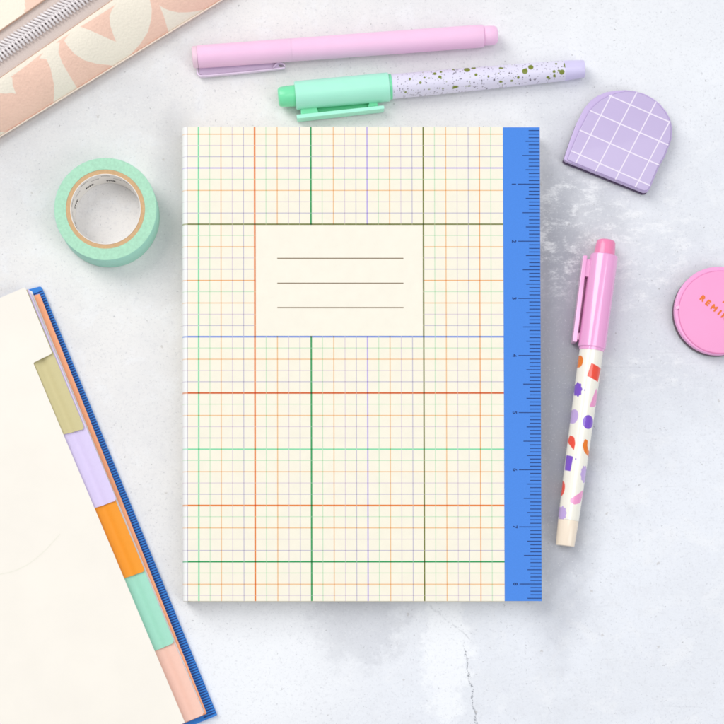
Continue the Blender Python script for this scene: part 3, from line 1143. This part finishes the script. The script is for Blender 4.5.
U0, U1 = -118.0, 262.0
ZP = 15.0
FOLD = ((13, 70), (114, 0)); EDGE = ((0, 136.2), (221, 0)); UPF = ((0, 30), (43, 0)); ZC = ((0, 51.8), (76.5, 0))
POU = empty('pencil_pouch', W(70, 60).xy.to_3d(), 'peach and cream zipped pencil pouch with a bold curvy pattern', 'pouch')
shp = Shapes()
zA = lambda pts: [(x / 6.03, 60 + y / 6.03) for x, y in pts]
zB = lambda pts: [(x / 3.017, y / 3.017) for x, y in pts]
shp.poly(zA([(-60, 140), (40, 80), (74, 108), (76, 150), (98, 207), (70, 196), (40, 203), (0, 200), (-60, 215)]))
shp.poly(zA([(-120, 445), (-30, 436), (30, 434), (70, 424), (130, 395), (150, 400), (0, 540), (-160, 620)]))
shp.poly(zB([(118, 176), (150, 132), (180, 128), (176, 158), (188, 190), (214, 235), (240, 278), (200, 310), (158, 330), (163, 295), (163, 255), (152, 205), (140, 178)]))
shp.poly(zB([(193, 122), (212, 100), (240, 80), (268, 90), (300, 104), (330, 118), (351, 127), (342, 105), (333, 78), (330, 50), (337, 30), (350, 12), (366, -6),
             (380, -20), (440, -30), (452, 0), (458, 28), (456, 60), (446, 97), (425, 130), (396, 163), (360, 205), (330, 196), (290, 192), (255, 182), (225, 163), (205, 140)]))
q = lambda pts: [(110 + x / 5.57, y / 5.57) for x, y in pts]
shp.poly(q([(274, 27), (300, 46), (335, 60), (380, 69), (430, 69), (480, 63), (530, 52), (590, 22), (600, 40), (430, 150), (330, 200), (322, 165), (308, 118), (297, 82)]))
shp.poly([(218, -40), (240, -30), (262, -34), (300, -60), (262, -70), (236, -62)])
us = [U0 + (U1 - U0) * k / 300 for k in range(301)]
mb = MB()
rows, vals = [], []
NF = 64
zedge = 3.0


def front_pt(u, t):
    a = online(*FOLD, u); b = online(*EDGE, u)
    p = a.lerp(b, t)
    z = zedge + (ZP - zedge) * (1 - t ** 1.5) ** 0.85 if t < 1 else zedge
    return p, z


def puff(u, z):
    return z


for k in range(NF + 1):
    t = k / NF
    row = []
    for u in us:
        p, z = front_pt(u, t)
        z += 0.35 * math.sin(u * 0.045 + 1.3 * t) * math.sin(math.pi * t) + 0.2 * math.sin(u * 0.11 + 2) * math.sin(math.pi * t)
        row.append(W(p.x, p.y, z * MM))
        dd = shp.val(p.x, p.y)
        # a cream strip along the turned fold, its highlight painted in
        a = online(*FOLD, u)
        vals.append(min(dd, (p - a).length - 3.2 + 1.2 * math.sin(u * 0.05)))
    rows.append(row)
mb.grid(rows)
# turned-in lip at the fold, then the underside of it
lip = []
for dz, dd in ((0.0, 0.0), (-0.35, -0.7), (-0.9, -0.75), (-1.6, 0.2)):
    lip.append([W(online(*FOLD, u).x + V.x * dd, online(*FOLD, u).y + V.y * dd, (ZP + dz) * MM) for u in us])
mb.grid(lip)
vals += [-1.0] * (len(us) * 4)
back = []
for k in range(20):
    t = k / 19
    row = []
    for u in us:
        p = online(*UPF, u) - V * (t * 95)
        row.append(W(p.x, p.y, (ZP - 0.2 - (ZP - 3) * (t ** 2.2)) * MM))
    back.append(row)
mb.grid(back)
vals += [(-1.0 if not (25 < (online(*UPF, u) - V * (k / 19 * 95)).x < 62 and k < 4) else 1.0) for k in range(20) for u in us]
lip2 = []
for dz, dd in ((-0.2, 0.0), (-0.55, 0.7), (-1.0, 0.75), (-1.6, -0.2)):
    lip2.append([W(online(*UPF, u).x + V.x * dd, online(*UPF, u).y + V.y * dd, (ZP + dz) * MM) for u in us])
mb.grid(lip2)
vals += [-1.0] * (len(us) * 4)
# base and ends
base_r = [[back[-1][i] for i in range(len(us))], [W(*(online(*UPF, u) - V * 60), 0.2 * MM) for u in us],
          [W(*(online(*EDGE, u) - V * 6), 0.2 * MM) for u in us], [rows[-1][i] for i in range(len(us))]]
mb.grid(base_r)
vals += [1.0] * (len(us) * 4)
for i in (0, -1):
    loop = [r[i] for r in rows] + [base_r[2][i], base_r[1][i]] + [r[i] for r in back[::-1]]
    mb.face([mb.vert(p) for p in loop])
    vals += [1.0] * len(loop)
mb.a['print_cream'] = vals
M_POUCH = mat('peach_leatherette', (254, 213, 192), 0.6, 0.03, 500, 0.0, spec=0.3)
pattern_mat(M_POUCH, [('print_cream', (253, 244, 226), 0.35)])
nt = M_POUCH.node_tree
g = nt.nodes.new('ShaderNodeNewGeometry')
vo = nt.nodes.new('ShaderNodeTexVoronoi'); vo.inputs['Scale'].default_value = 900
no = nt.nodes.new('ShaderNodeTexNoise'); no.inputs['Scale'].default_value = 1100; no.inputs['Detail'].default_value = 3
ad = nt.nodes.new('ShaderNodeMath'); ad.operation = 'ADD'
b = nt.nodes.new('ShaderNodeBump'); b.inputs['Strength'].default_value = 0.6; b.inputs['Distance'].default_value = 0.0002
nt.links.new(g.outputs['Position'], vo.inputs['Vector']); nt.links.new(g.outputs['Position'], no.inputs['Vector'])
nt.links.new(vo.outputs['Distance'], ad.inputs[0]); nt.links.new(no.outputs['Fac'], ad.inputs[1])
nt.links.new(ad.outputs[0], b.inputs['Height']); nt.links.new(b.outputs['Normal'], nt.nodes['Principled BSDF'].inputs['Normal'])
mb.build('pouch_body', M_POUCH, POU, smooth=45, weld=False)
# piping along the lower seam
mb = MB()
rows = []
for u in us[::3]:
    p = online(*EDGE, u) + V * 0.5
    c = W(p.x, p.y, 3.4 * MM)
    w = Vector((V.x, -V.y, 0))
    rows.append([c + (w * math.cos(a) * 0.75 + Vector((0, 0, 1)) * math.sin(a) * 0.8) * S for a in [2 * math.pi * k / 12 for k in range(12)]])
mb.grid(rows, close=True)
mb.face([mb.vert(p) for p in rows[0]]); mb.face([mb.vert(p) for p in rows[-1]])
mb.build('piping', mat('cream_piping', (248, 230, 214), 0.55, 0.03, spec=0.3), POU, smooth=60)
# stitched brown fold edges
mb = MB()
for ln_, sg in ((FOLD, -1), (UPF, 1)):
    rows = []
    for u in us[::3]:
        p = online(*ln_, u) + V * (0.9 * sg)
        c = W(p.x, p.y, (ZP - 0.5) * MM)
        w = Vector((V.x, -V.y, 0))
        rows.append([c + (w * math.cos(a) * 0.4 + Vector((0, 0, 1)) * math.sin(a) * 0.5) * S for a in [2 * math.pi * k / 8 for k in range(8)]])
    mb.grid(rows, close=True)
mb.build('cut_edges', mat('tan_edge', (204, 160, 136), 0.7, 0.08, 900), POU, smooth=60)
# zipper: woven tape, two coils
ztape = ZP - 1.7
mb = MB()
rows = []
for t in (0, 0.1, 0.25, 0.42, 0.58, 0.75, 0.9, 1.0):
    zz_ = ztape + 0.9 * math.sin(math.pi * t) ** 2 * 0.6
    rows.append([W(*(online(*UPF, u) - V * 1.5).lerp(online(*FOLD, u) + V * 1.5, t), zz_ * MM) for u in us[::3]])
mb.grid(rows)
mb.grid([[p - Vector((0, 0, 0.0005)) for p in r] for r in rows])
M_ZT = mat('woven_zipper_tape', (224, 208, 200), 0.85, 0.04, 1500, 0.5, 2600, spec=0.15, bdist=0.0003)
mb.build('zipper_tape', M_ZT, POU, smooth=60, weld=False)
M_COIL = mat('pearly_coil', (238, 230, 230), 0.3, 0.03, 300, spec=0.7, coat=0.3)


def tube(mb, pts, r, n=8):
    rows = []
    for i, p in enumerate(pts):
        t = (pts[min(i + 1, len(pts) - 1)] - pts[max(i - 1, 0)]).normalized()
        s = t.cross(Vector((0, 0, 1)))
        s = s.normalized() if s.length > 1e-6 else Vector((1, 0, 0))
        up = s.cross(t)
        rr = r * (0.55 if i in (0, len(pts) - 1) else 1)
        rows.append([p + (s * math.cos(2 * math.pi * k / n) + up * math.sin(2 * math.pi * k / n)) * rr for k in range(n)])
    mb.grid(rows, close=True)
    mb.face([mb.vert(p) for p in rows[0]]); mb.face([mb.vert(p) for p in rows[-1]])


for side in (0, 1):
    mb = MB()
    u = U0 + 4
    while u < U1 - 4:
        c = online(*ZC, u + (2.0 if side else 0))
        if side == 0:
            dr = Vector((-0.95, -0.30)); ln_ = 10.6
        else:
            dr = Vector((0.66, 0.75)); ln_ = 8.6
        pts = []
        for t, z in ((-0.16, 1.2), (-0.02, 1.55), (0.2, 1.75), (0.5, 1.75), (0.8, 1.45), (0.97, 0.9), (1.02, 0.3)):
            p = c + dr * (ln_ * t)
            pts.append(W(p.x, p.y, (ztape + 0.5 + z) * MM))
        tube(mb, pts, 1.4 * S)
        u += 4.0
    # the cord the loops are sewn over
    cord = []
    for u in us[::4]:
        p = online(*ZC, u) + V * (4.6 * (1 if side else -1))
        cord.append(W(p.x, p.y, (ztape + 0.75) * MM))
    tube(mb, cord, 1.6 * S)
    mb.build('zipper_coil', M_COIL, POU, smooth=60, weld=False)
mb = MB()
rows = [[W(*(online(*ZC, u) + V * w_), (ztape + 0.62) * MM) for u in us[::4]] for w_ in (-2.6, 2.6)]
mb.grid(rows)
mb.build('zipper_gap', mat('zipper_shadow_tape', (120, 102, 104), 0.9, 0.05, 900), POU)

# ------------------------------------------------------------------ light, world, camera
w = bpy.data.worlds.new('World')
scene.world = w
w.use_nodes = True
w.node_tree.nodes['Background'].inputs['Color'].default_value = (0.93, 0.95, 1.0, 1)
w.node_tree.nodes['Background'].inputs['Strength'].default_value = 0.42


def area(name, loc, target, sx, sy, power, colr):
    l = bpy.data.lights.new(name, 'AREA')
    l.shape = 'RECTANGLE'; l.size = sx; l.size_y = sy; l.energy = power; l.color = colr
    o = bpy.data.objects.new(name, l)
    o.location = loc
    dv = Vector(target) - Vector(loc)
    o.rotation_euler = dv.to_track_quat('-Z', 'Y').to_euler()
    col.objects.link(o)
    return o


area('window_light', (-1.45, 1.25, 1.9), (0.0, 0.0, 0), 1.2, 2.2, 46.0, (1.0, 0.985, 0.965))
area('softbox_light', (0.35, 0.1, 1.7), (0.02, 0, 0), 0.5, 1.2, 6.6, (0.98, 0.99, 1.0))
area('fill_light', (1.3, -0.8, 1.3), (0.0, 0.0, 0), 0.7, 1.4, 10.0, (0.95, 0.975, 1.0))

cam = bpy.data.cameras.new('camera')
cam.sensor_width = 36
cam.lens = 36 * D / (724 * S)
cam.shift_x = (362 - NPX) / 724
cam.shift_y = (NPY - 362) / 724
cam.clip_start = 0.01
cam.clip_end = 20
co = bpy.data.objects.new('camera', cam)
co.location = (NX, NY, D)
col.objects.link(co)
scene.camera = co
scene.cycles.filter_width = 1.7
scene.view_settings.view_transform = 'Standard'
scene.view_settings.look = 'None'
scene.view_settings.exposure = 0.0
scene.view_settings.gamma = 1.0
